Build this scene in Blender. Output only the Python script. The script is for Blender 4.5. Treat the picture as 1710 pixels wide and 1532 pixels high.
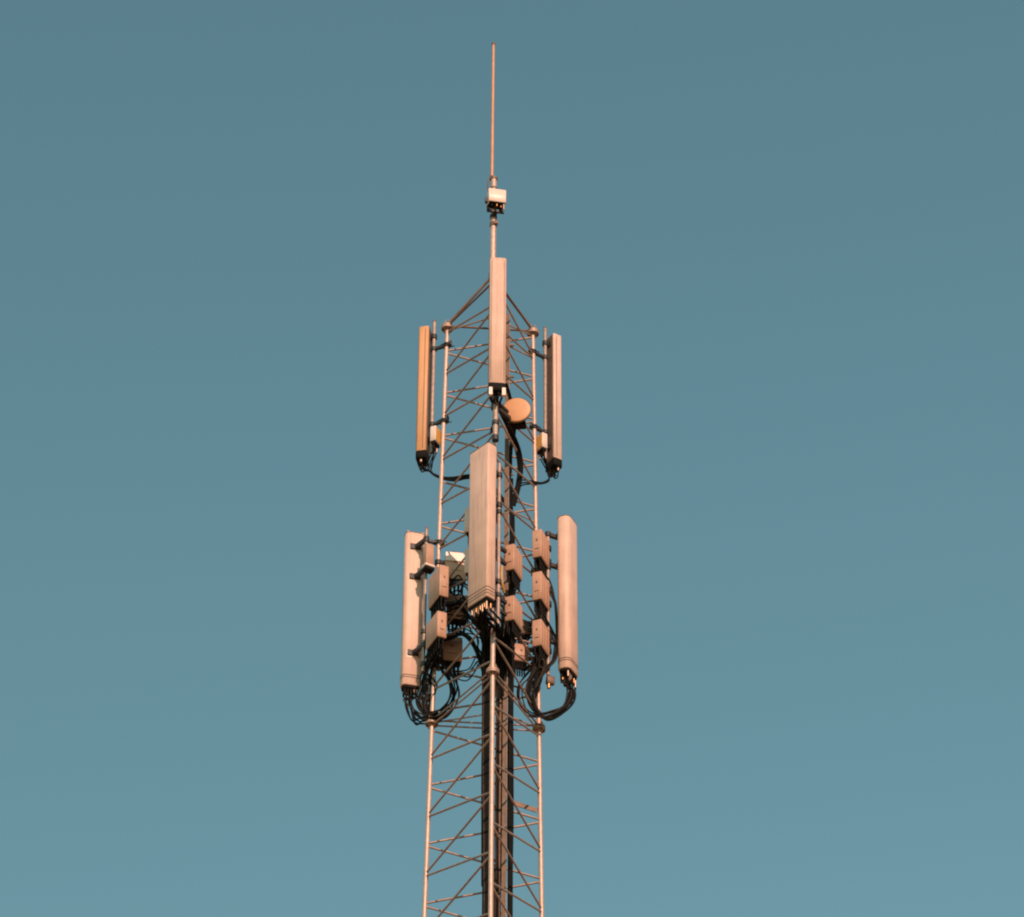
import bpy, math, random
from mathutils import Vector, Matrix
random.seed(7)
S = bpy.context.scene
for o in list(bpy.data.objects): bpy.data.objects.remove(o)
PI = math.pi; rad = math.radians

# ------------------------------------------------------------------ camera
EYE = 1.6
PITCH, FPX, ROLL = 0.6777, 5865.8, -0.0059       # elevation, focal length in photo pixels, tilt
cam = bpy.data.cameras.new('camera'); cam_o = bpy.data.objects.new('camera', cam)
S.collection.objects.link(cam_o); S.camera = cam_o
cam.sensor_fit = 'HORIZONTAL'; cam.sensor_width = 36; cam.lens = FPX * 36 / 1710
cam.clip_start = 0.1; cam.clip_end = 5000
cam_o.matrix_world = (Matrix.Translation((0, 0, EYE)) @ Matrix.Rotation(PI/2 + PITCH, 4, 'X')
                      @ Matrix.Rotation(-ROLL, 4, 'Z'))
S.render.resolution_x, S.render.resolution_y = 1024, 917
S.render.engine = 'CYCLES'
S.cycles.pixel_filter_type = 'BLACKMAN_HARRIS'; S.cycles.filter_width = 2.1

# ------------------------------------------------------------------ sky and sun
SUN_AZ, SUN_EL = rad(17.5), rad(31)                 # to the right behind the camera, low
w = bpy.data.worlds.new('World'); S.world = w; w.use_nodes = True
nt = w.node_tree; nt.nodes.clear()
sky = nt.nodes.new('ShaderNodeTexSky'); sky.sky_type = 'NISHITA'; sky.sun_disc = False
sky.sun_elevation = SUN_EL; sky.sun_rotation = PI + SUN_AZ
sky.air_density = 1.7; sky.dust_density = 1.0; sky.ozone_density = 1.0; sky.altitude = 100
tint = nt.nodes.new('ShaderNodeMix'); tint.data_type = 'RGBA'; tint.blend_type = 'MULTIPLY'
tint.inputs['Factor'].default_value = 1.0; tint.inputs['B'].default_value = (0.63, 1.0, 0.945, 1)
hsv = nt.nodes.new('ShaderNodeHueSaturation'); hsv.inputs['Saturation'].default_value = 0.72
bg = nt.nodes.new('ShaderNodeBackground'); bg.inputs['Strength'].default_value = 0.10
out = nt.nodes.new('ShaderNodeOutputWorld')
nt.links.new(sky.outputs[0], hsv.inputs['Color']); nt.links.new(hsv.outputs[0], tint.inputs['A'])
nt.links.new(tint.outputs['Result'], bg.inputs['Color']); nt.links.new(bg.outputs[0], out.inputs['Surface'])
sun = bpy.data.lights.new('sun', 'SUN'); sun.energy = 4.0; sun.angle = rad(0.55); sun.color = (1.0, 0.63, 0.47)
sun_o = bpy.data.objects.new('sun', sun); S.collection.objects.link(sun_o)
sd = Vector((math.sin(SUN_AZ)*math.cos(SUN_EL), -math.cos(SUN_AZ)*math.cos(SUN_EL), math.sin(SUN_EL)))
sun_o.rotation_euler = sd.to_track_quat('Z', 'Y').to_euler(); sun_o.location = (20, -20, 40)
S.view_settings.view_transform = 'Standard'; S.view_settings.look = 'None'
S.view_settings.gamma = 1.0; S.view_settings.exposure = 0.0; S.view_settings.use_curve_mapping = False

# ------------------------------------------------------------------ materials
def mat(name, col, rough=0.5, metal=0.0, var=0.12, scale=9.0, streak=0.0, spec=0.5, dirt=(0.16, 0.10, 0.06), bump=0.0):
    m = bpy.data.materials.new(name); m.use_nodes = True
    n = m.node_tree.nodes; l = m.node_tree.links
    b = n['Principled BSDF']; b.inputs['Roughness'].default_value = rough; b.inputs['Metallic'].default_value = metal
    b.inputs['Specular IOR Level'].default_value = spec
    g = n.new('ShaderNodeNewGeometry'); oi = n.new('ShaderNodeObjectInfo')
    no = n.new('ShaderNodeTexNoise'); no.inputs['Scale'].default_value = scale; no.inputs['Detail'].default_value = 6
    l.new(g.outputs['Position'], no.inputs['Vector'])
    mr = n.new('ShaderNodeMapRange'); mr.inputs['From Min'].default_value = 0.3; mr.inputs['From Max'].default_value = 0.7
    mr.inputs['To Min'].default_value = 1 - var; mr.inputs['To Max'].default_value = 1 + var
    l.new(no.outputs['Fac'], mr.inputs['Value'])
    rv = n.new('ShaderNodeMapRange'); rv.inputs['To Min'].default_value = 1 - var*0.5; rv.inputs['To Max'].default_value = 1 + var*0.4
    l.new(oi.outputs['Random'], rv.inputs['Value'])
    mu = n.new('ShaderNodeMath'); mu.operation = 'MULTIPLY'
    l.new(mr.outputs[0], mu.inputs[0]); l.new(rv.outputs[0], mu.inputs[1])
    vm = n.new('ShaderNodeVectorMath'); vm.operation = 'SCALE'; vm.inputs[0].default_value = col[:3]
    l.new(mu.outputs[0], vm.inputs['Scale'])
    last = vm.outputs[0]
    if streak > 0:                                  # dirt running down in streaks
        mp = n.new('ShaderNodeMapping'); mp.inputs['Scale'].default_value = (34, 34, 1.6)
        l.new(g.outputs['Position'], mp.inputs['Vector'])
        sn = n.new('ShaderNodeTexNoise'); sn.inputs['Scale'].default_value = 1.0; sn.inputs['Detail'].default_value = 5
        l.new(mp.outputs[0], sn.inputs['Vector'])
        sr = n.new('ShaderNodeMapRange'); sr.inputs['From Min'].default_value = 0.48; sr.inputs['From Max'].default_value = 0.75
        sr.inputs['To Max'].default_value = streak
        l.new(sn.outputs['Fac'], sr.inputs['Value'])
        mx = n.new('ShaderNodeMix'); mx.data_type = 'RGBA'
        l.new(sr.outputs[0], mx.inputs['Factor']); l.new(last, mx.inputs['A']); mx.inputs['B'].default_value = (*dirt, 1)
        last = mx.outputs['Result']
    l.new(last, b.inputs['Base Color'])
    if bump > 0:
        bn = n.new('ShaderNodeBump'); bn.inputs['Strength'].default_value = bump; bn.inputs['Distance'].default_value = 0.01
        l.new(no.outputs['Fac'], bn.inputs['Height']); l.new(bn.outputs[0], b.inputs['Normal'])
    return m
M = dict(
    steel=mat('galvanised_steel', (0.56, 0.40, 0.33), 0.48, 0.25, 0.14, 22, 0.25),
    brace=mat('galvanised_bar', (0.37, 0.26, 0.215), 0.5, 0.25, 0.18, 18, 0.3),
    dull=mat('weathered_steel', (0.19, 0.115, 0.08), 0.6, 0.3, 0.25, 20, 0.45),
    clamp=mat('dark_clamp_steel', (0.045, 0.042, 0.042), 0.55, 0.4, 0.25, 30),
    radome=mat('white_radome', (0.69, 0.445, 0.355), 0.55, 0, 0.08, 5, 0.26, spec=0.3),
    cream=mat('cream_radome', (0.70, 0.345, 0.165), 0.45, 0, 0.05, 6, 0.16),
    gloss=mat('gloss_radome', (0.73, 0.475, 0.375), 0.52, 0, 0.08, 5, 0.30, spec=0.45),
    brown=mat('shaded_housing', (0.40, 0.195, 0.11), 0.55, 0, 0.1, 14, 0.25),  # shaded copy of the unit housing, the middle panel's shadow mixed into its brown
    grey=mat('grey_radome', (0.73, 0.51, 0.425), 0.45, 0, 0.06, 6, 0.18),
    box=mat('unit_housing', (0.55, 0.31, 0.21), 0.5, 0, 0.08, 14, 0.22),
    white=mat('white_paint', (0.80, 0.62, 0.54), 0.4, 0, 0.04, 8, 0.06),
    ochre=mat('ochre_plate', (0.66, 0.34, 0.06), 0.45, 0, 0.1, 14, 0.15),
    black=mat('black_plastic', (0.010, 0.008, 0.007), 0.75, 0, 0.2, 20, spec=0.15),
    cable=mat('cable_jacket', (0.007, 0.0058, 0.005), 0.75, 0, 0.25, 25, spec=0.15),
    cable_b=mat('pale_cable_jacket', (0.035, 0.025, 0.019), 0.75, 0, 0.4, 18, spec=0.2),  # paler brown jacket for strand variety, with highlights put into the colour
    brass=mat('brass_connector', (0.42, 0.21, 0.08), 0.35, 0.7, 0.15, 30),
    silver=mat('plated_connector', (0.42, 0.29, 0.22), 0.35, 0.5, 0.15, 30),
    rust=mat('copper_rod', (0.60, 0.29, 0.155), 0.5, 0.1, 0.12, 12, 0.2),
    flange=mat('flange_steel', (0.45, 0.29, 0.22), 0.55, 0.2, 0.2, 25, 0.3),
    rail=mat('weathered_rail', (0.17, 0.105, 0.07), 0.65, 0.2, 0.3, 14, 0.5),
    pipe=mat('pipe_steel', (0.40, 0.29, 0.24), 0.55, 0.25, 0.2, 22, 0.3),
    line=mat('seam_shadow_line', (0.11, 0.065, 0.045), 0.7, 0, 0.1, 20),
    concrete=mat('concrete', (0.36, 0.34, 0.31), 0.85, 0, 0.15, 5, bump=0.3),
    ground=mat('dry_grass_ground', (0.32, 0.18, 0.085), 0.95, 0, 0.45, 0.8, bump=0.5),
)

# ------------------------------------------------------------------ helpers
C = S.collection
class MB:
    def __init__(s): s.v = []; s.f = []; s.sm = []
    def add(s, vs, fs, smooth=False):
        o = len(s.v); s.v += [tuple(v) for v in vs]
        for f in fs: s.f.append([o + i for i in f]); s.sm.append(smooth)
        return s
    def box(s, c, sz, m=None):
        vs = [Vector((x*sz[0]/2, y*sz[1]/2, z*sz[2]/2)) for z in (-1, 1) for y in (-1, 1) for x in (-1, 1)]
        if m is not None: vs = [m @ v for v in vs]
        c = Vector(c); vs = [v + c for v in vs]
        return s.add(vs, [(0,2,3,1), (4,5,7,6), (0,1,5,4), (2,6,7,3), (0,4,6,2), (1,3,7,5)])
    def bar(s, a, b, wd, ht):                         # flat bar between two points
        a, b = Vector(a), Vector(b); d = b - a
        q = d.to_track_quat('X', 'Z').to_matrix()
        return s.box((a + b)/2, (d.length, wd, ht), q)
    def tube(s, pts, r, n=8, caps=True):
        pts = [Vector(p) for p in pts]; k = len(pts); rings = []
        t0 = (pts[1] - pts[0]).normalized()
        u = t0.orthogonal().normalized(); prev = t0
        for i, p in enumerate(pts):
            t = (pts[min(i+1, k-1)] - pts[max(i-1, 0)]).normalized()
            u = (prev.rotation_difference(t) @ u).normalized(); prev = t
            v = t.cross(u); rr = r[i] if isinstance(r, (list, tuple)) else r
            rings.append([p + (u*math.cos(2*PI*j/n) + v*math.sin(2*PI*j/n))*rr for j in range(n)])
        vs = [q for ring in rings for q in ring]
        s.add(vs, [(i*n+j, i*n+(j+1) % n, (i+1)*n+(j+1) % n, (i+1)*n+j) for i in range(k-1) for j in range(n)], True)
        if caps:
            s.add(rings[0], [list(range(n))[::-1]]); s.add(rings[-1], [list(range(n))])
        return s
    def prism(s, secs, smooth=True):                  # secs: list of (section points [(x,y)], z)
        n = len(secs[0][0]); k = len(secs)
        vs = [(x, y, z) for sec, z in secs for x, y in sec]
        s.add(vs, [(i*n+j, i*n+(j+1) % n, (i+1)*n+(j+1) % n, (i+1)*n+j) for i in range(k-1) for j in range(n)], smooth)
        s.add([(x, y, secs[0][1]) for x, y in secs[0][0]], [list(range(n))[::-1]])
        s.add([(x, y, secs[-1][1]) for x, y in secs[-1][0]], [list(range(n))])
        return s
    def build(s, name, m, parent=None, loc=None):
        me = bpy.data.meshes.new(name); me.from_pydata(s.v, [], s.f); me.materials.append(m)
        me.polygons.foreach_set('use_smooth', s.sm); me.update()
        o = bpy.data.objects.new(name, me); C.objects.link(o)
        if parent is not None: o.parent = parent
        if loc is not None: o.location = loc
        return o
def rrect(wd, dp, rf, rb, inset=0.0, n=5):            # rounded outline, front towards -y; rf front radius, rb back radius
    hw, hd = wd/2 - inset, dp/2 - inset; pts = []
    rf = max(rf - inset, 0.001); rb = max(rb - inset, 0.001)
    for cx, cy, r, a0 in ((hw-rb, hd-rb, rb, 0), (-hw+rb, hd-rb, rb, PI/2), (-hw+rf, -hd+rf, rf, PI), (hw-rf, -hd+rf, rf, 1.5*PI)):
        for i in range(n): a = a0 + PI/2*i/(n-1); pts.append((cx + r*math.cos(a), cy + r*math.sin(a)))
    return pts
def rbox(mb, wd, dp, z0, z1, rf, rb, ch, cx=0, cy=0):
    secs = []
    for ins, z in ((ch, z0), (0, z0+ch), (0, z1-ch), (ch, z1)):
        secs.append(([(x+cx, y+cy) for x, y in rrect(wd, dp, rf, rb, ins)], z))
    return mb.prism(secs)
def tag(o, label, cat, group=None):
    o['label'] = label; o['category'] = cat
    if group: o['group'] = group
    return o
def thing(name, label, cat, loc=(0, 0, 0), rz=0, group=None):
    o = bpy.data.objects.new(name, None); C.objects.link(o); o.empty_display_size = 0.1
    o.location = loc; o.rotation_euler = (0, 0, rz)
    return tag(o, label, cat, group)
def to_local(root, p):
    c, s_ = math.cos(root.rotation_euler.z), math.sin(root.rotation_euler.z)
    d = Vector(p) - Vector(root.location)
    return Vector((d.x*c + d.y*s_, -d.x*s_ + d.y*c, d.z))
def to_world(root, p):
    c, s_ = math.cos(root.rotation_euler.z), math.sin(root.rotation_euler.z)
    return Vector(root.location) + Vector((p[0]*c - p[1]*s_, p[0]*s_ + p[1]*c, p[2]))
def spline(pts, sub=6):
    pts = [Vector(p) for p in pts]
    if len(pts) < 3: return pts
    q = [pts[0]*2 - pts[1]] + pts + [pts[-1]*2 - pts[-2]]; res = []
    for i in range(1, len(q)-2):
        for k in range(sub):
            t = k/sub; a, b, c, d = q[i-1], q[i], q[i+1], q[i+2]
            res.append(0.5*((2*b) + (c-a)*t + (2*a-5*b+4*c-d)*t*t + (3*b-a-3*c+d)*t**3))
    return res + [pts[-1]]

# the mast stands 32 m away; a point of the photograph and a distance from the mast's axis give a place
TX, TY, TH = -0.2522, 32.1124, 0.0787
Z1, Z2 = 22.2868 + EYE, 28.0927 + EYE                # heights of the two flange levels
S1, S2 = 1.2, 1.0467                                  # leg spacing there
def P(px, py, yo):
    a, b = (px - 855)/FPX, (766 - py)/FPX
    c, s_ = math.cos(-ROLL), math.sin(-ROLL)
    a, b = a*c - b*s_, a*s_ + b*c
    d = Vector((a, math.cos(PITCH) - b*math.sin(PITCH), math.sin(PITCH) + b*math.cos(PITCH)))
    return d*((TY + yo)/d.y) + Vector((0, 0, EYE))
LEG_A = {'F': -PI/2, 'R': PI/6, 'L': 5*PI/6}
def leg_r(z): return (S1 + (S2-S1)*(z-Z1)/(Z2-Z1))/math.sqrt(3)
def leg_l(i, z): a = LEG_A[i]; r = leg_r(z); return Vector((r*math.cos(a), r*math.sin(a), z))      # in the mast's own frame
def leg_w(i, z):
    a = LEG_A[i] + TH; r = leg_r(z)
    return Vector((TX + r*math.cos(a), TY + r*math.sin(a), z))

# ------------------------------------------------------------------ ground and foundation
mb = MB(); N = 24; ext = 900
gv = [(-ext + 2*ext*i/N, -ext + 2*ext*j/N, 0) for j in range(N+1) for i in range(N+1)]
mb.add(gv, [(j*(N+1)+i, j*(N+1)+i+1, (j+1)*(N+1)+i+1, (j+1)*(N+1)+i) for j in range(N) for i in range(N)])
g = mb.build('ground', M['ground']); g['kind'] = 'structure'
mb = MB(); rbox(mb, 3.2, 3.2, -0.05, 0.32, 0.04, 0.04, 0.03)
fo = mb.build('mast_foundation', M['concrete'], loc=(TX, TY, 0)); fo.rotation_euler.z = TH
tag(fo, 'square concrete foundation under the foot of the lattice mast', 'foundation')

# ------------------------------------------------------------------ lattice mast
mast = thing('lattice_mast', 'tall three-legged galvanised lattice mast with zigzag braces in the middle of the picture', 'mast', (TX, TY, 0), TH)
ZB = 0.32
for i in 'FRL':
    MB().tube([leg_l(i, ZB), leg_l(i, Z1), leg_l(i, Z2 + 0.03)], 0.0265, 14).build('leg', M['steel'], mast)
def flange(i, z):
    c = leg_l(i, z); mb = MB()
    for dz in (-0.013, 0.013): mb.tube([c + Vector((0, 0, dz-0.011)), c + Vector((0, 0, dz+0.011))], 0.074, 18)
    for k in range(4):
        a = k*PI/2 + PI/4; u = Vector((math.cos(a), math.sin(a), 0)); n_ = Vector((-u.y, u.x, 0))*0.005
        for sg, hh in ((1, 0.10), (-1, 0.035)):
            z0 = Vector((0, 0, sg*0.024)); q = [c+z0+u*0.022, c+z0+u*0.068, c+z0+u*0.026+Vector((0, 0, sg*hh))]
            mb.add([p + n_ for p in q] + [p - n_ for p in q], [(0,1,2), (5,4,3), (0,3,4,1), (1,4,5,2), (2,5,3,0)])
    f = mb.build('flange', M['flange'], mast)
    b = MB()
    for k in range(6):
        a = k*PI/3; u = c + Vector((math.cos(a), math.sin(a), 0))*0.056
        b.tube([u + Vector((0, 0, -0.045)), u + Vector((0, 0, 0.040))], 0.009, 6)
    b.build('bolts', M['clamp'], f)['kind'] = 'stuff'
ZF = [Z1 - 5.9*k for k in range(0, 4)]
for z in [Z2] + ZF:
    for i in 'FRL': flange(i, z)
def rung(i, za, j, zb, r=0.0124, name='brace', m='brace'):
    a, b = leg_l(i, za), leg_l(j, zb); d = (b - a).normalized()
    MB().tube([a + d*0.012, b - d*0.012], r, 8).build(name, M[m], mast)
FACES = (('L', 'F'), ('F', 'R'), ('R', 'L'))
def zigzag(o, B, k0, k1, zlo, zhi):
    for i, j in FACES:                                 # nodes of leg i at o+k*B, of leg j half a bay higher
        for k in range(k0, k1):
            z = o + k*B
            for zj in (z + B/2, z - B/2):
                if zlo < z < zhi and zlo < zj < zhi: rung(i, z + math.copysign(0.018, zj - z), j, zj + math.copysign(0.018, z - zj))
zigzag(20.3107 + EYE, 0.7579, -28, 4, 0.4, Z1 - 0.02)
zigzag(24.7379 + EYE, 0.6604, -4, 7, Z1 + 0.05, Z2 + 0.02)
for z in [Z1] + ZF[1:]:
    for i, j in FACES:
        for dz in (0.033, -0.033): rung(i, z + dz, j, z + dz, 0.010, 'ring_bar')
for i, j in FACES: rung(i, Z2 + 0.03, j, Z2 + 0.03, 0.0135, 'ring_bar', 'dull')
apex = Vector((0, 0, Z2 + 0.62))
for i in 'FRL':
    a = leg_l(i, Z2 + 0.05); d = (apex - a).normalized()
    MB().tube([a, apex - d*0.03], 0.017, 10).build('top_strut', M['dull'], mast)
    a = leg_l(i, Z2 - 0.05); b = Vector((0, 0, Z2 - 0.05)); d = (b - a).normalized()
    MB().tube([a, b - d*0.03], 0.010, 8).build('spoke', M['brace'], mast)
# short flat plate bolted across the back face
pa = to_local(mast, P(897, 1354, 0.42)); pb = to_local(mast, P(858, 1341, 0.40))
MB().bar(pa, pb, 0.012, 0.055).build('stiffener_plate', M['dull'], mast)

# ------------------------------------------------------------------ pole on top, whip, small box
pole_bot, pole_top = P(824, 560, 0.0), P(823.6, 300, 0.0)
px_, py_ = TX + 0.004, TY
pole = thing('top_pole', 'short galvanised pole rising from the peak of the lattice mast', 'pole', (px_, py_, Z2 - 0.35))
hp = pole_top.z - (Z2 - 0.35)
MB().tube([(0, 0, 0), (0, 0, hp)], 0.038, 16).build('tube', M['steel'], pole)
MB().tube([(0, 0, hp-0.01), (0, 0, hp+0.025)], 0.047, 16).build('cap_ring', M['dull'], pole)
for zz in (hp-0.16,): MB().tube([(0, 0, zz-0.012), (0, 0, zz+0.012)], 0.042, 16).build('hose_clamp', M['dull'], pole)
zc = P(824, 376, 0).z - (Z2 - 0.35)
mb = MB(); mb.tube([(0, 0, zc-0.03), (0, 0, zc+0.03)], 0.046, 16); mb.box((0.03, -0.045, zc), (0.06, 0.03, 0.045)); mb.build('pipe_clamp', M['dull'], pole)
mb = MB(); mb.tube([(0, 0, apex.z - (Z2-0.35) - 0.05), (0, 0, apex.z - (Z2-0.35) + 0.04)], 0.05, 16); mb.build('apex_collar', M['dull'], pole)
wt, wb = P(822.4, 73, -0.01), P(819.4, 318, -0.01)
wx = px_ - 0.024
rod = thing('whip_rod', 'thin copper-coloured rod pointing straight up at the very top', 'rod', (wx, py_, pole_top.z))
hr = wt.z - pole_top.z
MB().tube([(0, 0, 0), (0.0005, 0, hr*0.5), (0.001, 0, hr)], [0.021, 0.019, 0.018], 12).build('shaft', M['rust'], rod)
MB().tube([(0.001, 0, hr-0.015), (0.001, 0, hr+0.012)], 0.024, 12).build('tip_cap', M['dull'], rod)
MB().tube([(0, 0, -0.01), (0, 0, 0.05)], 0.028, 12).build('ferrule', M['dull'], rod)
MB().tube(spline([(-0.018, -0.02, 0.02), (-0.045, -0.03, -0.05), (-0.05, -0.03, -0.18), (-0.03, -0.03, -0.30)], 5), 0.009, 8).build('earth_wire', M['dull'], rod)
bt = P(829, 322, -0.14); bb = P(829, 343, -0.14)
bx = thing('equipment_box', 'small white box fixed to the pole above the lattice mast', 'box', (bt.x, bt.y, bb.z), rad(11))
mb = MB(); rbox(mb, 0.222, 0.15, 0, bt.z - bb.z, 0.012, 0.012, 0.008); mb.build('housing', M['white'], bx)
mb = MB(); rbox(mb, 0.195, 0.125, -0.012, 0.002, 0.01, 0.01, 0.003); mb.build('base_plate', M['black'], bx)
for x, y in ((-0.06, -0.03), (0.0, -0.035), (0.055, -0.02), (-0.02, 0.03)):
    MB().tube([(x, y, -0.05), (x, y, -0.008)], 0.013, 10).build('connector', M['brass'] if x > -0.03 else M['black'], bx)
MB().tube([(0.085, -0.045, -0.10), (0.085, -0.045, -0.005)], 0.011, 10).build('drip_pipe', M['silver'], bx)
pl = to_local(bx, (px_, py_, bb.z))
for zz in (-0.075, 0.12):
    mb = MB(); mb.bar((0.0, 0.03, zz), (pl.x, pl.y, zz), 0.05, 0.03); mb.tube([(pl.x, pl.y, zz-0.025), (pl.x, pl.y, zz+0.025)], 0.045, 14)
    mb.build('bracket', M['clamp'], bx)
mb = MB(); mb.bar((-0.105, 0.035, -0.075), (0.105, 0.035, -0.075), 0.03, 0.03); mb.build('cross_bar', M['clamp'], bx)
for x in (-0.095, 0.06): MB().box((x, 0.03, -0.035), (0.03, 0.05, 0.09)).build('hanger', M['black'], bx)
MB().box((-0.125, 0.0, 0.06), (0.03, 0.05, 0.07)).build('side_lug', M['clamp'], bx)

# ------------------------------------------------------------------ mounting pipes
def clamp_ring(mb, p, r, h=0.05):
    mb.tube([(p[0], p[1], p[2]-h/2), (p[0], p[1], p[2]+h/2)], r, 12)
    return mb
def mount_pipe(label, x, y, z0, z1, r, leg, arm_z, group):
    t = thing('mounting_pipe', label, 'pipe', (x, y, z0), 0, group)
    MB().tube([(0, 0, 0), (0, 0, z1-z0)], r, 14).build('tube', M['pipe'], t)
    MB().tube([(0, 0, z1-z0-0.005), (0, 0, z1-z0+0.03)], r*0.8, 12).build('end_cap', M['dull'], t)
    for z in arm_z:
        l = leg_w(leg, z) - Vector((x, y, z0)); mb = MB()
        mb.bar((0, 0, z-z0), l, 0.035, 0.035); clamp_ring(mb, (0, 0, z-z0), r+0.014); clamp_ring(mb, l, 0.042)
        d = Vector((l.x, l.y, 0)).normalized(); mb.box(l + d*0.055 + Vector((0, 0, 0.012)), (0.03, 0.05, 0.07)); 
        n_ = Vector((-d.y, d.x, 0))
        for sg in (-1, 1): mb.tube([l - d*0.06 + n_*0.045*sg, l + d*0.085 + n_*0.045*sg], 0.006, 6)
        mb.build('clamp_arm', M['clamp'], t)
    return t
def out_dir(leg): a = LEG_A[leg] + TH; return Vector((math.cos(a), math.sin(a), 0))
UP_TOP = P(830, 429, -0.97).z                         # tops of the upper panels
UP_TOP -= 0.01
UP_LEN = UP_TOP + 0.01 - P(828, 638, -0.97).z
print('upper panel top, length', UP_TOP, UP_LEN)
uz = UP_TOP - UP_LEN
def upipe(leg, off, label, z0, z1, arms, r=0.023):
    b = leg_w(leg, UP_TOP - 0.6) + out_dir(leg)*off
    return mount_pipe(label, b.x, b.y, z0, z1, r, leg, arms, 'upper antenna mounting pipes')
mpL = upipe('L', 0.17, 'thin vertical pipe carrying the upper left panel antenna', uz + 0.0, UP_TOP + 0.10, (Z2 - 0.28, P(742, 705, .28).z))
mpR = upipe('R', 0.175, 'thin vertical pipe carrying the upper right panel antenna', uz + 0.0, UP_TOP + 0.10, (Z2 - 0.31, P(893, 714, .35).z))
mpF = upipe('F', 0.15, 'grey vertical pipe behind and below the topmost panel antenna', P(826, 733, -0.77).z, UP_TOP + 0.02, (Z2 - 0.3, P(826, 720, -.62).z), 0.031)
mb = MB(); mb.tube([(0, 0, -0.02), (0, 0, 0.05)], 0.040, 14); mb.build('bottom_collar', M['clamp'], mpF)

# ------------------------------------------------------------------ panel antennas
def panel(label, x, y, z0, z1, rz, wd, dp, rf, m, pipe, pipe_r, group, conns, lower=False, name='panel_antenna'):
    t = thing(name, label, 'antenna', (x, y, z0), rz, group); h = z1 - z0
    mb = MB(); rbox(mb, wd, dp, 0, h, rf, 0.018 if not lower else (0.03 if lower == 3 else rf*0.9), 0.010); ra = mb.build('radome', M[m], t)
    if lower:
        mb = MB(); rbox(mb, wd+0.004, dp+0.004, h-0.012, h+0.004, rf, 0.03 if lower == 3 else rf*0.9, 0.004); mb.build('top_rim', M['dull'], t)
        for zz in ((0.13, 0.085, 0.045) if lower == 3 else (0.13, 0.10)):
            mb = MB(); rbox(mb, wd+0.003, dp+0.003, zz-0.006, zz+0.006, rf, 0.03 if lower == 3 else rf*0.9, 0.001); mb.build('seam', M['line'], ra)
        mb = MB(); rbox(mb, wd-0.03, dp-0.03, -0.035, 0.004, max(rf-0.015, 0.01), 0.02 if lower == 3 else max(rf-0.02, 0.01), 0.004); mb.build('connector_plate', M['black'], t)
    else:
        mb = MB(); rbox(mb, wd+0.003, dp+0.003, -0.10, 0.012, rf, 0.018, 0.008); mb.build('bottom_cap', M['black'], t)
        mb = MB(); rbox(mb, wd+0.002, dp+0.002, h-0.02, h+0.004, rf, 0.018, 0.004); mb.build('top_cap', M[m], t)
        MB().box((0, dp/2+0.004, h/2), (wd*0.86, 0.012, h-0.03)).build('back_shade', M['dull'], t)  # added dark plate, paints the shade on the back of the panel
        for sx in (-1, 1):                              # moulded side grooves
            MB().box((sx*wd*0.38, -dp/2-0.0005, h/2), (0.004, 0.003, h-0.08)).build('groove', M['line'], ra)
            MB().box((sx*(wd/2+0.0005), 0.022, h/2), (0.003, 0.006, h-0.08)).build('groove', M['line'], ra)
    if lower:
        for bx_ in (-0.36, 0.36): MB().box((bx_*wd, dp*0.28, h+0.012), (0.035, 0.03, 0.022)).build('rim_bolt', M['flange'], t)
        MB().box((wd*0.18, dp/2+0.001, 0.42), (0.06, 0.004, 0.10)).build('rating_plate', M['white'], ra)
    cps = []
    for k, (cx, cy, ln, cm) in enumerate(conns):
        zt = -0.03 if lower else -0.095
        MB().tube([(cx, cy, zt-ln), (cx, cy, zt)], 0.0125 if lower else 0.016, 8).build('connector', M[cm], t)
        MB().tube([(cx, cy, zt-ln-0.03), (cx, cy, zt-ln+0.002)], 0.0095, 8).build('cable_boot', M['black'], t)
        cps.append(to_world(t, (cx, cy, zt-ln-0.015)))
    pl = to_local(t, (pipe[0], pipe[1], z0))
    for zz in (h*0.93, h*0.10) if not lower else (h*0.9, h*0.70, h*0.2):
        mb = MB(); mb.bar((0, dp/2-0.004, zz), (pl.x, pl.y, zz), 0.045, 0.045)
        mb.tube([(pl.x, pl.y, zz-0.03), (pl.x, pl.y, zz+0.03)], pipe_r+0.013, 12)
        mb.box((0, dp/2+0.008, zz), (wd*0.55, 0.02, 0.07))
        mb.build('bracket', M['clamp'], t)
    return t, cps
AZF, AZL, AZR = rad(4.5), rad(-101), rad(122)
cu = [(-0.06, -0.02, 0.05, 'silver'), (-0.02, 0.015, 0.045, 'black'), (0.02, -0.02, 0.045, 'black'), (0.06, 0.0, 0.05, 'silver')]
def upanel(leg, off, az, label, m):
    b = leg_w(leg, UP_TOP - 0.6) + out_dir(leg)*off
    pp = {'F': mpF, 'L': mpL, 'R': mpR}[leg].location
    return panel(label, b.x, b.y, uz, UP_TOP, az, 0.198, 0.125, 0.03, m, pp, 0.024, 'upper tier of panel antennas', cu)
paF, cF = upanel('F', 0.29, AZF, 'slim pale panel antenna facing forward, the topmost of the panels', 'radome')
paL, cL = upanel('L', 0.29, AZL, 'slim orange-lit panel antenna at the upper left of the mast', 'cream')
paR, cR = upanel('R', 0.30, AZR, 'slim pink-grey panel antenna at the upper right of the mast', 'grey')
# two white tags beneath the front one
for x in (-0.075, 0.078):
    MB().box((x, -0.050, -0.125), (0.040, 0.04, 0.11)).build('white_plug', M['white'], paF)

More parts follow.
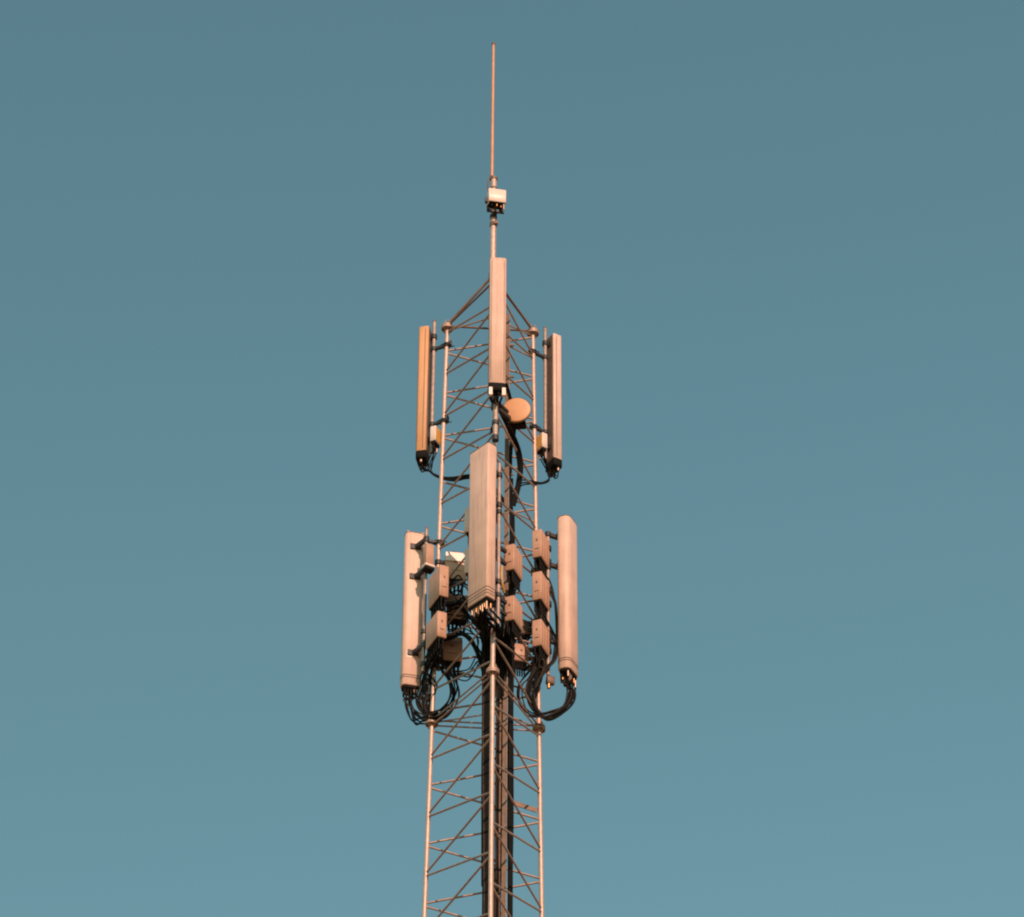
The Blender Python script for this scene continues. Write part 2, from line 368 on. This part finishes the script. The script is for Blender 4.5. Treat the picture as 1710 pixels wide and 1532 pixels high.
# lower tier
LO_TOP = P(818, 742, -1.10).z; LO_BOT = P(818, 998, -1.10).z
print('lower panel', LO_TOP, LO_BOT, 'L', P(692, 889, .46).z, P(686, 1145, .46).z, 'R', P(941, 863, .3).z, P(941, 1117, .3).z)
def lpipe(label, px, py, yo, z0, z1, leg, arms):
    p = P(px, py, yo); return mount_pipe(label, p.x, p.y, z0, z1, 0.021, leg, arms, 'lower antenna mounting pipes')
lpF = lpipe('slim bright pipe on the right edge of the large middle panel antenna', 833, 890, -0.80, LO_BOT - 0.15, LO_TOP - 0.05, 'F', (LO_TOP-0.75, LO_BOT+0.25))
lpL = lpipe('vertical pipe beside the large lower left panel antenna', 710.5, 960, 0.24, LO_BOT - 0.05, LO_TOP - 0.20, 'L', (LO_TOP-0.36, LO_BOT+0.5, LO_BOT + 0.05))
lpR = lpipe('vertical pipe beside the large lower right panel antenna', 915, 960, 0.30, LO_BOT - 0.05, LO_TOP - 0.25, 'R', (LO_TOP-0.7, LO_BOT+0.35))
def conns(wd, dp, nx, ny, ms, ln):
    r = []
    for j in range(ny):
        for i in range(nx):
            r.append((-wd/2 + 0.045 + (wd-0.09)*i/(nx-1), -dp/2 + 0.04 + (dp-0.08)*j/max(ny-1, 1), (0.05 + 0.025*((i+j) % 2))*ln, ms[(i*2+j) % len(ms)]))
    return r
def lpanel(label, px, py, yo, az, wd, dp, pipe, m, n, lower, dz=0.0, rf=0.045, ln=1.0, cm=('black', 'silver', 'black', 'dull', 'black')):
    p = P(px, py, yo)
    return panel(label, p.x, p.y, LO_BOT + dz, LO_TOP + dz, rad(az), wd, dp, rf, m, pipe.location, 0.022, 'lower tier of large panel antennas', conns(wd, dp, n, 2, cm, ln), lower, 'large_panel_antenna')
laF, dF = lpanel('large panel antenna turned to the left in front of the mast', 805.5, 880, -0.98, -47, 0.325, 0.14, lpF, 'gloss', 8, 3, 0.0, 0.026, 1.6, ('silver', 'brass', 'dull', 'silver', 'brass', 'brass', 'dull'))
laL, dL = lpanel('large panel antenna at the lower left, shadows on its right side', 689, 1015, 0.46, -165, 0.235, 0.15, lpL, 'gloss', 5, 2, -0.125, 0.062)
laR, dR = lpanel('large panel antenna at the lower right, rounded and pink lit', 948, 990, 0.34, 64, 0.285, 0.165, lpR, 'gloss', 6, 2, 0.0, 0.070, 1.5, ('silver', 'black', 'dull', 'brass', 'dull'))

# ------------------------------------------------------------------ amplifiers under the upper side panels
def amplifier(label, px, py0, py1, yo, az, pipe):
    a, b = P(px, py0, yo), P(px, py1, yo)
    t = thing('amplifier_box', label, 'amplifier', (a.x, a.y, b.z), az, 'mast amplifiers below the upper panels'); h = a.z - b.z
    mb = MB(); rbox(mb, 0.075, 0.14, 0, h, 0.008, 0.008, 0.006); mb.build('housing', M['white'], t)
    for sx in (-1, 1): MB().box((sx*0.0385, 0, h/2), (0.006, 0.118, h*0.86)).build('side_plate', M['ochre'], t)
    mb = MB(); rbox(mb, 0.062, 0.12, -0.04, 0.003, 0.008, 0.008, 0.004); mb.build('connector_plate', M['black'], t)
    pts = []
    for y in (-0.04, 0.0, 0.04):
        MB().tube([(0, y, -0.11), (0, y, -0.035)], 0.013, 8).build('connector', M['silver'] if y > 0.02 else M['black'], t); pts.append(to_world(t, (0, y, -0.10)))
    MB().tube([(0, 0.03, h-0.003), (0, 0.03, h+0.05)], 0.012, 8).build('top_connector', M['black'], t)
    pl = to_local(t, (pipe.location.x, pipe.location.y, b.z)); mb = MB()
    mb.bar((0, 0, h*0.6), (pl.x, pl.y, h*0.6), 0.03, 0.03); mb.tube([(pl.x, pl.y, h*0.6-0.03), (pl.x, pl.y, h*0.6+0.03)], 0.036, 12); mb.build('bracket', M['clamp'], t)
    return t, pts
amL, aL = amplifier('small amplifier box with ochre plate beside the upper left panel', 727.5, 717, 741, 0.26, rad(-26), mpL)
amR, aR = amplifier('small amplifier box with pale front beside the upper right panel', 904.5, 728, 752, 0.36, rad(34), mpR)

# ------------------------------------------------------------------ dish
dc = P(862.5, 685, -0.42)
dish = thing('dish_antenna', 'small round orange-faced dish antenna right of the mast centre', 'dish antenna', (dc.x, dc.y, dc.z), rad(-6))
tilt = Matrix.Rotation(rad(5), 3, 'X')                 # looks slightly down
def dl(v): return tilt @ Vector(v)
R_ = 0.169
prof = [(0.0, -0.016), (0.06, -0.0155), (0.11, -0.0135), (0.15, -0.010), (R_-0.003, -0.006), (R_, 0.004)]
def lathe(prof, n=36):
    mb = MB(); vs = []
    for r, y in prof:
        for k in range(n): a = 2*PI*k/n; vs.append(dl((r*math.cos(a), y, r*math.sin(a))))
    mb.add(vs, [(i*n+j, i*n+(j+1) % n, (i+1)*n+(j+1) % n, (i+1)*n+j) for i in range(len(prof)-1) for j in range(n)], True)
    return mb
lathe([(0.0005, p[1]) if p[0] == 0 else p for p in prof]).build('face', M['cream'], dish)
lathe([(R_+0.002, -0.003), (R_+0.003, 0.010), (R_+0.001, 0.024)]).build('rim', M['dull'], dish)
lathe([(R_, 0.024), (R_-0.02, 0.05), (R_-0.05, 0.09), (0.07, 0.12), (0.001, 0.13)]).build('shell', M['black'], dish)
mb = MB(); rbox(mb, 0.15, 0.07, -0.10, 0.10, 0.01, 0.01, 0.006, 0, 0.18); mb.build('radio_unit', M['grey'], dish)
mb = MB(); rbox(mb, 0.20, 0.10, -0.155, -0.10, 0.01, 0.01, 0.006, 0.0, 0.13); mb.build('lower_bracket', M['black'], dish)
lf = to_local(dish, leg_w('F', dc.z - 0.03)); mb = MB()
mb.bar((-0.02, 0.12, -0.12), (lf.x, lf.y, -0.12), 0.05, 0.05); clamp_ring(mb, (lf.x, lf.y, -0.12), 0.045, 0.09); clamp_ring(mb, (lf.x, lf.y, -0.02), 0.045, 0.05)
mb.bar((-0.02, 0.14, -0.03), (lf.x, lf.y, -0.02), 0.03, 0.03); mb.build('mount', M['clamp'], dish)

# ------------------------------------------------------------------ radio units
def radio(label, px, py0, py1, yo, az, wd, dp, m='box', nc=5, sup=None, group='remote radio units of the lower tier', fins=True):
    a, b = P(px, py0, yo), P(px, py1, yo); h = a.z - b.z
    t = thing('radio_unit', label, 'radio unit', (a.x, a.y, b.z), rad(az), group)
    mb = MB(); rbox(mb, wd, dp, 0, h, 0.010, 0.010, 0.008); ho = mb.build('housing', M[m], t)
    MB().box((0, -dp/2 - 0.002, h*0.30), (wd*0.45, 0.006, 0.007)).build('badge_strip', M['dull'], ho)
    MB().box((0.0, -dp/2 - 0.0015, h*0.62), (wd*0.16, 0.005, 0.03)).build('label_plate', M['dull'], ho)
    if fins:
        n = 7
        for sx in (-1, 1):
            for k in range(3): MB().box((sx*(wd/2+0.001), -dp/2 + dp*(k+0.8)/3.6, h*0.5), (0.008, 0.006, h*0.86)).build('fin', M[m], ho)
    mb = MB(); rbox(mb, wd-0.024, dp-0.024, -0.022, 0.003, 0.008, 0.008, 0.004); mb.build('connector_plate', M['black'], t)
    pts = []
    for k in range(nc):
        x = -wd/2 + 0.03 + (wd-0.06)*k/max(nc-1, 1) if wd >= dp else 0.02*((-1)**k)
        y = 0.02*((-1)**k) if wd >= dp else -dp/2 + 0.03 + (dp-0.06)*k/max(nc-1, 1)
        for q in (-1, 1):
            xx, yy = (x + (q-1)*0.008, q*0.028) if wd >= dp else (q*0.028, y + (q-1)*0.008)
            cn = MB().tube([(xx, yy, -0.075), (xx, yy, -0.018)], 0.0115, 8).build('connector', M[('silver', 'black', 'dull', 'black', 'brass', 'black')[(k*2+q) % 6]], t)
            MB().tube([(xx, yy, -0.16), (xx, yy, -0.07)], 0.0095, 8).build('cable_boot', M['black'], cn)
        pts.append(to_world(t, (xx, yy, -0.13)))
    mb = MB(); mb.tube(spline([(-wd*0.25, 0, h-0.002), (-wd*0.2, 0, h+0.035), (wd*0.2, 0, h+0.035), (wd*0.25, 0, h-0.002)], 3), 0.007, 6); mb.build('handle', M['dull'], t)
    if sup is not None:                                # bracket to the pipe or leg behind it
        for zz in (h*0.25, h*0.75):
            mb = MB(); q = to_local(t, sup(b.z + zz)); q.z = zz; mb.bar((0, 0, zz), q, 0.035, 0.04); clamp_ring(mb, q, 0.042, 0.06)
            mb.build('bracket', M['clamp'], t)
    return t, pts
sF, sR, sL = (lambda z: leg_w('F', z)), (lambda z: leg_w('R', z)), (lambda z: leg_w('L', z))
def pipe_sup(p): return lambda z: Vector((p.location.x, p.location.y, z))
RR = {}
for nm, lab, py0, py1 in (('r1', 'top of three radio boxes stacked by the lower right panel', 897, 942), ('r2', 'middle of three radio boxes stacked by the lower right panel', 967, 1013), ('r3', 'bottom of three radio boxes stacked by the lower right panel', 1047, 1090)):
    RR[nm] = radio(lab, 904, py0, py1, 0.20, -21, 0.115, 0.30, sup=pipe_sup(lpR))
RR['c1'] = radio('upper radio box just right of the middle panel antenna', 858, 920, 962, -0.42, -22, 0.115, 0.26, sup=sF)
RR['c2'] = radio('lower radio box just right of the middle panel antenna', 858, 1006, 1046, -0.42, -22, 0.115, 0.26, sup=sF)
RR['c3'] = radio('grey radio box half hidden behind the left edge of the middle panel, upper one', 795, 850, 890, -0.40, 70, 0.115, 0.24, 'grey', sup=sF)
RR['c4'] = radio('grey radio box half hidden behind the left edge of the middle panel, lower one', 795, 918, 958, -0.40, 70, 0.115, 0.24, 'grey', sup=sF)
RR['l1'] = radio('brown-sided radio box on the left leg, the upper of two', 733, 957, 1008, -0.05, 25, 0.118, 0.32, sup=sL, fins=False)
RR['l2'] = radio('brown-sided radio box on the left leg, the lower of two', 729, 1034, 1076, -0.05, 25, 0.118, 0.32, sup=sL, fins=False)
back = lambda z: (leg_w('L', z)*0.62 + leg_w('R', z)*0.38)
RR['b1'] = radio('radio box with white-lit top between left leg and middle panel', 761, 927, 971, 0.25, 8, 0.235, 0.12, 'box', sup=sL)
hb = RR['b1'][0]; MB().box((0, -0.012, P(761, 930, 0.25).z - hb.location.z - 0.055), (0.245, 0.125, 0.12)).build('sunlit_top', M['white'], hb)  # white block added to paint the sunlit top of the box
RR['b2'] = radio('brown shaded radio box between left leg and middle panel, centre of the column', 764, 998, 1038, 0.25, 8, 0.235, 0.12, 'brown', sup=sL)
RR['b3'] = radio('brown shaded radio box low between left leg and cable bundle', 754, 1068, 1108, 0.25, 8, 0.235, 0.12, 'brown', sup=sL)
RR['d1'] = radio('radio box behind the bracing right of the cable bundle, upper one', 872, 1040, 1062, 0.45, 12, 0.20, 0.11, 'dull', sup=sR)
RR['d2'] = radio('pink-lit radio box behind the bracing right of the cable bundle, lower one', 869, 1080, 1108, 0.40, 14, 0.17, 0.11, sup=sR)
ja, jb = P(716, 912, 0.16), P(716, 946, 0.16)
jb_t = thing('junction_box', 'small pale box clamped on the pipe beside the lower left panel', 'box', (ja.x, ja.y, jb.z), rad(30)); h = ja.z - jb.z
mb = MB(); rbox(mb, 0.10, 0.09, 0, h, 0.01, 0.01, 0.006); mb.build('housing', M['box'], jb_t)
mb = MB(); rbox(mb, 0.13, 0.11, -0.03, 0.002, 0.01, 0.01, 0.004); mb.build('base_flange', M['white'], jb_t)
mb = MB(); rbox(mb, 0.12, 0.10, -0.07, -0.028, 0.01, 0.01, 0.004); mb.build('cable_entry', M['black'], jb_t)
q = to_local(jb_t, (lpL.location.x, lpL.location.y, jb.z)); mb = MB(); mb.bar((0, 0, h*0.5), (q.x, q.y, h*0.5), 0.04, 0.05); clamp_ring(mb, (q.x, q.y, h*0.5), 0.036, 0.06); mb.build('bracket', M['clamp'], jb_t)
aa, ab = P(919, 1131, 0.24), P(919, 1143, 0.24)
sa = thing('surge_arrester', 'tiny brass-ended fitting hanging inside the right cable loop', 'fitting', (aa.x, aa.y, ab.z), rad(20)); h = aa.z - ab.z
mb = MB(); rbox(mb, 0.09, 0.06, 0, h, 0.01, 0.01, 0.005); mb.build('housing', M['dull'], sa)
MB().tube([(-0.02, 0, -0.06), (-0.02, 0, 0.004)], 0.02, 10).build('plug', M['brass'], sa)
q = to_local(sa, (lpR.location.x, lpR.location.y, 0)); mb = MB(); mb.bar((0, 0, h*0.7), (q.x, q.y, h*0.7), 0.02, 0.02); clamp_ring(mb, (q.x, q.y, h*0.7), 0.03, 0.04); mb.build('bracket', M['clamp'], sa)

# ------------------------------------------------------------------ cable ladder and feeder cables
LY = 0.10                                              # the ladder's distance behind the axis
xr = P(846, 1000, LY).x; xl = P(811, 1200, LY).x
lad = thing('cable_ladder', 'brownish steel cable ladder running up inside the lattice mast', 'ladder', (0, TY + LY, ZB), 0)
zt = P(846, 530, LY).z; zm = P(811, 1050, LY).z
MB().box((xr-0.008, -0.045, (zt-ZB)/2), (0.052, 0.03, zt-ZB)).build('rail', M['rail'], lad)
MB().box((xr+0.012, -0.052, (zt-ZB)/2), (0.010, 0.03, zt-ZB)).build('rail_lip', M['dull'], lad)
MB().box((xl, 0.03, (zm-ZB)/2), (0.035, 0.03, zm-ZB)).build('rail', M['dull'], lad)
xp = P(834.5, 1300, LY).x
MB().tube([(xp, -0.01, 0), (xp, -0.01, zm-ZB-0.2)], 0.017, 10).build('conduit', M['rail'], lad)
n_r = int((zm-ZB)/0.33)
for k in range(n_r): MB().box(((xl+xr)/2, 0.012, 0.2+k*0.33), (xr-xl+0.02, 0.022, 0.022)).build('rung', M['dull'], lad)
for k in range(11):
    z = zm - ZB + 0.25 + k*0.5
    if z < zt-ZB-0.1: MB().box((xr+0.02, 0.02, z), (0.10, 0.02, 0.022)).build('standoff', M['dull'], lad)
for z in (Z1, Z2-0.4, Z1+2.9, ZF[1]+0.5, ZF[2]+0.5):         # tie bars hold it to the back braces
    mb = MB()
    for sx, leg in ((xl, 'L'), (xr, 'R')):
        q = leg_w(leg, z) - Vector((0, TY+LY, ZB))
        if z < zm or leg == 'R': mb.bar((sx, 0.02, z-ZB), q, 0.014, 0.014)
    mb.build('tie_bar', M['brace'], lad)

for k in range(26):
    z = 1.0 + k*0.78
    MB().box((P(854, 1300, LY).x, -0.045, z), (0.085, 0.045, 0.03)).build('cable_clamp', M['black'], lad)
    if z < zm - ZB - 0.6: MB().box((P(811, 1300, LY).x - 0.003, -0.06, z + 0.3), (0.115, 0.06, 0.028)).build('cable_clamp', M['black'], lad)

def cable(pts, r, label, group, m='cable', jit=0.0, n=7, name='cable', off=0.0):
    w_ = [P(*p) if not isinstance(p, Vector) else p for p in pts]
    w_ = [p + Vector((random.uniform(-jit, jit), random.uniform(-jit, jit), random.uniform(-jit, jit))) if 0 < i else p for i, p in enumerate(w_)]
    if off:                                            # each strand keeps its own distance from the others
        dv = Vector((random.uniform(-off, off), random.uniform(-off, off), random.uniform(-off*1.6, off)))
        w_ = [p + dv*min(1.0, 1.4*min(i, len(w_)-1-i)/2) for i, p in enumerate(w_)]
        m = random.choice(('cable', 'cable_b', 'cable'))
    o = w_[0].copy(); mb = MB(); mb.tube([p - o for p in spline(w_, 6)], r, n)
    return tag(mb.build(name, M[m], loc=o), label, 'cable', group)
FL = 'black feeder cable in the dark bundle running down the left side of the ladder'
k = 0
for row, (yo, xs) in enumerate(((0.055, (806, 809.3, 812.6, 815.9, 819.2)), (0.02, (807.5, 811, 814.5, 818, 821.5, 824.5)))):
    for x in xs:
        top = P(x + random.uniform(-1, 2), 1046 + random.uniform(-6, 8), yo)
        b = P(x, 1532, yo)
        pts = [top] + [Vector((P(x, yy, yo).x + random.uniform(-.006, .006), TY + yo + random.uniform(-.006, .006), P(x, yy, yo).z)) for yy in (1120, 1200, 1290, 1390, 1480, 1560)]
        pts += [Vector((pts[-1].x, pts[-1].y, z)) for z in (12, 6, 0.33)]
        cable(pts, random.choice((0.0105, 0.0125, 0.014)), FL, 'feeder cables left of the ladder', random.choice(('cable', 'cable', 'cable_b')), name='feeder_cable')
FR_ = 'black feeder cable on the right rail of the cable ladder'
for x, yo, y0 in ((851, 0.05, 760), (853.6, 0.06, 800), (856, 0.08, 860), (849, 0.13, 905), (841, 0.15, 1040), (844.5, 0.14, 1052), (828, 0.03, 1050), (831.5, 0.04, 1056), (838.5, 0.12, 1046), (835, 0.16, 1052), (843, 0.15, 1060), (830, 0.14, 1050)):
    pts = [P(x + 2, y0, yo)]
    for yy in range(y0 + 60, 1590, 90):
        p = P(x + 2 - 5*(yy-y0)/(1560-y0)*0.6, yy, yo); pts.append(p + Vector((random.uniform(-.006, .006), random.uniform(-.006, .006), 0)))
    pts += [Vector((pts[-1].x, pts[-1].y, z)) for z in (12, 6, 0.33)]
    cable(pts, random.choice((0.0105, 0.0125, 0.014)), FR_, 'feeder cables right of the ladder', random.choice(('cable', 'cable', 'cable_b')), name='feeder_cable')

# jumpers under the lower left panel: hang, sweep right, climb behind the leg
JL = 'black jumper cable looping beneath the lower left panel antenna'
for i, p in enumerate(dL):
    u = i/9; tgt = (RR['l2'][1] + RR['l1'][1])[i % 10]
    sag = 1172 + 22*((i*7) % 10)/10
    cable([p, P(677 + 14*u, 1168 + 3*u, 0.44), P(690 + 8*u, sag + 12, 0.38), P(712, 1196 + (i % 4), 0.30), P(740, 1187 + (i % 3)*3, 0.22), P(757 + (i % 3)*2, 1160, 0.18), P(752 + (i % 4), 1128, 0.14), P(735, 1100 + (i % 5)*2, 0.12), tgt], 0.0095, JL, 'jumper cables under the lower left panel', jit=0.008, off=0.045, name='jumper_cable')
JL2 = 'short black cable from the left radio boxes hanging behind the left leg'
for i, p in enumerate(RR['l1'][1] + RR['l2'][1]):
    cable([p, P(722 + (i % 5)*3, 1030 + 10*(i % 4), 0.16), P(712 + (i % 5)*3, 1085 + 5*(i % 4), 0.22), P(707 + (i % 6)*3, 1135, 0.30), P(703 + (i % 5)*4, 1168 + 3*(i % 3), 0.34), P(716, 1192 + (i % 3)*2, 0.30)], 0.009, JL2, 'cables behind the left leg', jit=0.010, off=0.035, name='jumper_cable')
# right loop
JR = 'black jumper cable looping beneath the lower right panel antenna'
for i, p in enumerate(dR):
    u = i/9; tgt = (RR['r3'][1] + RR['r2'][1])[i % 10]
    cable([p, P(951 + 8*u, 1150 + 4*u, 0.33), P(946 + 6*u, 1172 + 4*u, 0.30), P(925, 1187 + (i % 4)*2.2, 0.27), P(905, 1190 + (i % 4)*2.2, 0.22), P(889 - (i % 3)*1.5, 1172, 0.20), P(884 + (i % 4)*1.5, 1145, 0.18), P(893 + (i % 3)*2, 1115, 0.18), tgt], 0.0095, JR, 'jumper cables under the lower right panel', jit=0.007, off=0.035, name='jumper_cable')
JR2 = 'black cable curving down from the right-hand stack of radio boxes'
for i, p in enumerate(RR['r1'][1] + RR['r2'][1]):
    o = i // 5
    cable([p, P(912 + (i % 4)*2, (970, 1040)[o] + 6*(i % 3), 0.28), P(925 + (i % 3)*2.5, (1000, 1062)[o] + 8*(i % 3), 0.33), P(928 + (i % 3)*1.5, 1075 + 4*(i % 3), 0.33), P(921 + (i % 3)*2, 1105, 0.28), P(900 + (i % 5)*2, 1120 + (i % 4)*3, 0.2)], 0.009, JR2, 'cables of the right radio stack', jit=0.006, off=0.02, name='jumper_cable')
for i in range(4):
    cable([P(893 + i*2, 1110, 0.2), P(884, 1125 + 4*i, 0.2), P(868 + i*1.5, 1150, 0.15), P(868 + i*2, 1176, 0.12), P(884, 1193 + i*1.3, 0.14), P(905, 1196 + i, 0.2)], 0.008, 'black cable hanging in a wide loop left of the right leg', 'loop cables left of the right leg', jit=0.004, off=0.04, name='loop_cable')
for i in range(5):
    cable([P(897 + i, 1098 + 2*i, 0.2), P(878, 1116 + (i % 3)*2, 0.2), P(862, 1114 + (i % 4), 0.14), P(852 + (i % 3), 1120 + 5*i, 0.08), P(850 + (i % 3)*2, 1170 + 6*i, 0.05)], 0.010, 'black cable crossing from the right radio boxes to the ladder', 'cables crossing to the ladder', jit=0.006, name='crossing_cable')
# middle panel: down to the core
JF = 'jumper cable with brass plug dropping from the middle panel antenna into the bundle'
for i, p in enumerate(dF):
    cable([p, P(790 + 3.1*i, 1040 + (i % 3)*3, -0.86), P(802 + 2.2*i, 1050 + (i % 4)*3, -0.55), P(806 + 1.4*i, 1062 + (i % 3)*6, -0.15), P(806 + 1.4*i, 1090 + (i % 4)*5, 0.03), P(806 + 1.3*i, 1140, 0.05)], 0.0125, JF, 'jumper cables under the middle panel', jit=0.008, name='jumper_cable')
for i, p in enumerate(RR['c2'][1] + RR['c1'][1]):
    cable([p, P(852 + (i % 5)*2, 1056 + (i % 3)*3 if i < 5 else 990, -0.38), P(846 + (i % 4)*2, 1062 + 3*(i % 4), -0.15), P(841 + (i % 4)*3, 1090 + 3*(i % 4), 0.02), P(842 + (i % 4)*3, 1130, 0.05)], 0.010, 'black cable from the boxes right of the middle panel down to the ladder', 'cables right of the middle panel', jit=0.008, name='jumper_cable')
for i, p in enumerate(RR['b1'][1] + RR['b2'][1] + RR['b3'][1]):
    o = i // 5
    cable([p, P((752, 762, 748)[o] + (i % 5)*4, (990, 1050, 1122)[o] + 3*(i % 3), 0.22), P((770, 785, 775)[o] + (i % 5)*3, (1010, 1062, 1118)[o] + 6*(i % 4), 0.16), P(798 + (i % 4)*2, (1045, 1085, 1098)[o] + 5*(i % 3), 0.10), P(807 + (i % 4)*2, (1085, 1120, 1128)[o], 0.06)], 0.0075, 'thin black cable from the shaded boxes left of the bundle', 'cables of the shaded radio boxes', jit=0.012, name='jumper_cable')
for i in range(4):
    cable([P(731 + i*2, 1068 + i, 0.12), P(752, 1062 + 2*i, 0.10), P(772, 1056 + 2*i, 0.10), P(788, 1068 + 3*i, 0.08), P(800, 1092 + 4*i, 0.06), P(808, 1120 + 3*i, 0.05)], 0.0095, 'black cable arching from the left leg over to the bundle', 'arching cables left of the bundle', jit=0.006, name='arching_cable')
# upper panels
UL = 'thin black cable looping below the upper left panel antenna'
for i, p in enumerate(cL):
    cable([p, P(700 + 4*i, 779 + 2*i, 0.36), P(708 + 4*i, 787 - i, 0.32), aL[i % 3]], 0.008, UL, 'cables below the upper left panel', jit=0.004, name='jumper_cable')
for i in range(4):
    cable([P(709 + 4*i, 783 + 1.5*i, 0.32), P(724, 791 + i, 0.30), P(740, 797 + 1.2*i, 0.27), P(760, 799 + 2*i - 2, 0.20), P(785, 795 + 2.2*i - 2, 0.12), P(815, 800 + 3*i, 0.06), P(846 + i, 840 + 5*i, 0.06)], 0.009, 'black cable running from the upper left panel across to the ladder', 'cables crossing from the upper left', jit=0.003, name='crossing_cable')
UR = 'thin black cable looping below the upper right panel antenna'
for i, p in enumerate(cR):
    cable([p, P(931 - 3*i, 797 - 2*i, 0.46), P(924 - 3*i, 796 - 2*i, 0.44), aR[i % 3]], 0.008, UR, 'cables below the upper right panel', jit=0.004, name='jumper_cable')
for i in range(3):
    cable([P(918 - 2*i, 785 + 2*i, 0.42), P(917, 799 + 2*i, 0.40), P(905, 806 + i, 0.36), P(888, 804 + 2*i, 0.28), P(868, 803 + 5*i, 0.12), P(857, 822 + 6*i, 0.06)], 0.0085, 'black cable running from the upper right panel across to the ladder', 'cables crossing from the upper right', jit=0.003, name='crossing_cable')
UF = 'black cable curving from the topmost panel down behind the dish'
for i, p in enumerate(cF):
    cable([p, P(820 + 5*i, 668 + (i % 2)*3, -0.84), P(829 + 2*i, 680, -0.60), P(838 + i, 696, -0.45), P(850 + 2*i, 722, -0.30), P(861 + 2.5*i, 752, -0.10), P(866 + 2*i, 782, 0.02), P(862 + 2*i, 812, 0.06), P(855 + 1.5*i, 845, 0.06)], 0.0125, UF, 'cables from the topmost panel', jit=0.004, name='drop_cable')
for i in range(3):
    cable([P(842 + i*2, 640, -0.50), P(848 + i*2, 658, -0.40), P(856 + i, 690, -0.26), P(857 + i*1.5, 722, -0.05), P(851 + i*2, 750, 0.04), P(850 + i*2, 790, 0.06)], 0.010, 'black cable passing straight down behind the dish', 'cables behind the dish', jit=0.003, name='drop_cable')

# clutter where the jumpers of all three sectors meet the core
for i in range(12):
    x = 802 + i*4.6
    cable([P(x, 1020 + 4*(i % 4), -0.30 + 0.03*(i % 5)), P(x + random.uniform(-5, 5), 1040 + 5*(i % 3), -0.25), P(806 + i*4 + random.uniform(-3, 3), 1062 + 4*(i % 4), -0.12), P(807 + i*3.9, 1092 + 5*(i % 3), 0.0), P(808 + i*3.7, 1130, 0.04), P(808 + i*3.7, 1165, 0.05)], 0.0125, 'black cable in the tangle at the head of the feeder bundle', 'tangled cables at the head of the bundle', jit=0.012, name='tangle_cable')
for i in range(12):
    cable([P(733 + (i % 4)*2, 1072 + 3*(i % 3), 0.14), P(727 - (i % 5)*3, 1096 + 4*(i % 3), 0.20), P(716 - (i % 6)*2.5, 1118 + 3*(i % 4), 0.28), P(708 + (i % 6)*3, 1142 + 3*(i % 3), 0.30), P(700 + (i % 7)*3.2, 1165 + 4*(i % 4), 0.32), P(708 + (i % 5)*3, 1188 + 2*(i % 4), 0.31), P(730, 1193 - 2*(i % 3), 0.25)], 0.009, 'black cable in the dense tangle left of the left leg', 'tangled cables left of the left leg', jit=0.012, off=0.045, name='tangle_cable')
for i in range(7):
    cable([P(893 + (i % 4)*4, 1088 + 3*(i % 3), 0.16), P(898 + (i % 3)*5, 1104 + 3*(i % 4), 0.16), P(896 + (i % 4)*4, 1122 + 4*(i % 3), 0.18), P(890 + (i % 5)*2, 1142 + 3*(i % 3), 0.19), P(886 + (i % 3)*2, 1165, 0.19), P(896, 1184 + 2*(i % 4), 0.22)], 0.011, 'black cable in the tangle below the right radio stack', 'tangled cables below the right radio stack', jit=0.008, off=0.04, name='tangle_cable')

cable([P(838, 946, -0.60), P(837.5, 960, -0.60), P(838.5, 975, -0.58), P(842, 990, -0.5)], 0.016, 'short thick orange cable beside the pipe of the middle panel', None, 'ochre', name='orange_cable')
cable([P(853, 1018, -0.45), P(847, 1027, -0.45), P(845, 1037, -0.42), P(851, 1050, -0.3)], 0.011, 'short curved orange cable under the boxes right of the middle panel', None, 'ochre', name='orange_cable')

for i in range(9):
    y0 = 962 + 9*i
    cable([P(738 + (i % 3)*3, y0 + 4*(i % 2), 0.16), P(750, y0 + 16 - 5*(i % 4), 0.14), P(764, y0 + 8*(i % 3) - 4, 0.10), P(776, y0 + 10 - 6*(i % 3), 0.0), P(790, y0 + 24, -0.2), P(806, 1052 + 2*i, -0.1)], 0.009, 'black cable strung between the left leg and the back of the middle panel', 'cables strung left of the middle panel', jit=0.02, name='strung_cable')
for i in range(6):
    cable([P(892, 1034 + 7*i, 0.40), P(880, 1046 + 6*i, 0.54), P(868, 1048 + 8*i, 0.54), P(857, 1060 + 8*i, 0.30), P(852, 1090 + 8*i, 0.08)], 0.009, 'black cable strung from the right radio stack behind the bracing to the ladder', 'cables strung behind the right bracing', jit=0.012, name='strung_cable')
for i, (px, py, pz) in enumerate(((757, 976, 0.2), (760, 1008, 0.16), (742, 1064, 0.15))):
    a = P(px - 16, py + 2, pz); b = P(px + 20, py - 4, pz - 0.05)
    o = MB().bar(a - a, b - a, 0.05, 0.035).build('cross_bracket', M['clamp'], loc=a)
    tag(o, ('dark bracket under the uppermost box left of the middle panel', 'dark bracket at half height left of the middle panel', 'dark bracket just above the lowest brown box left of the bundle')[i], 'bracket', 'dark cross brackets')
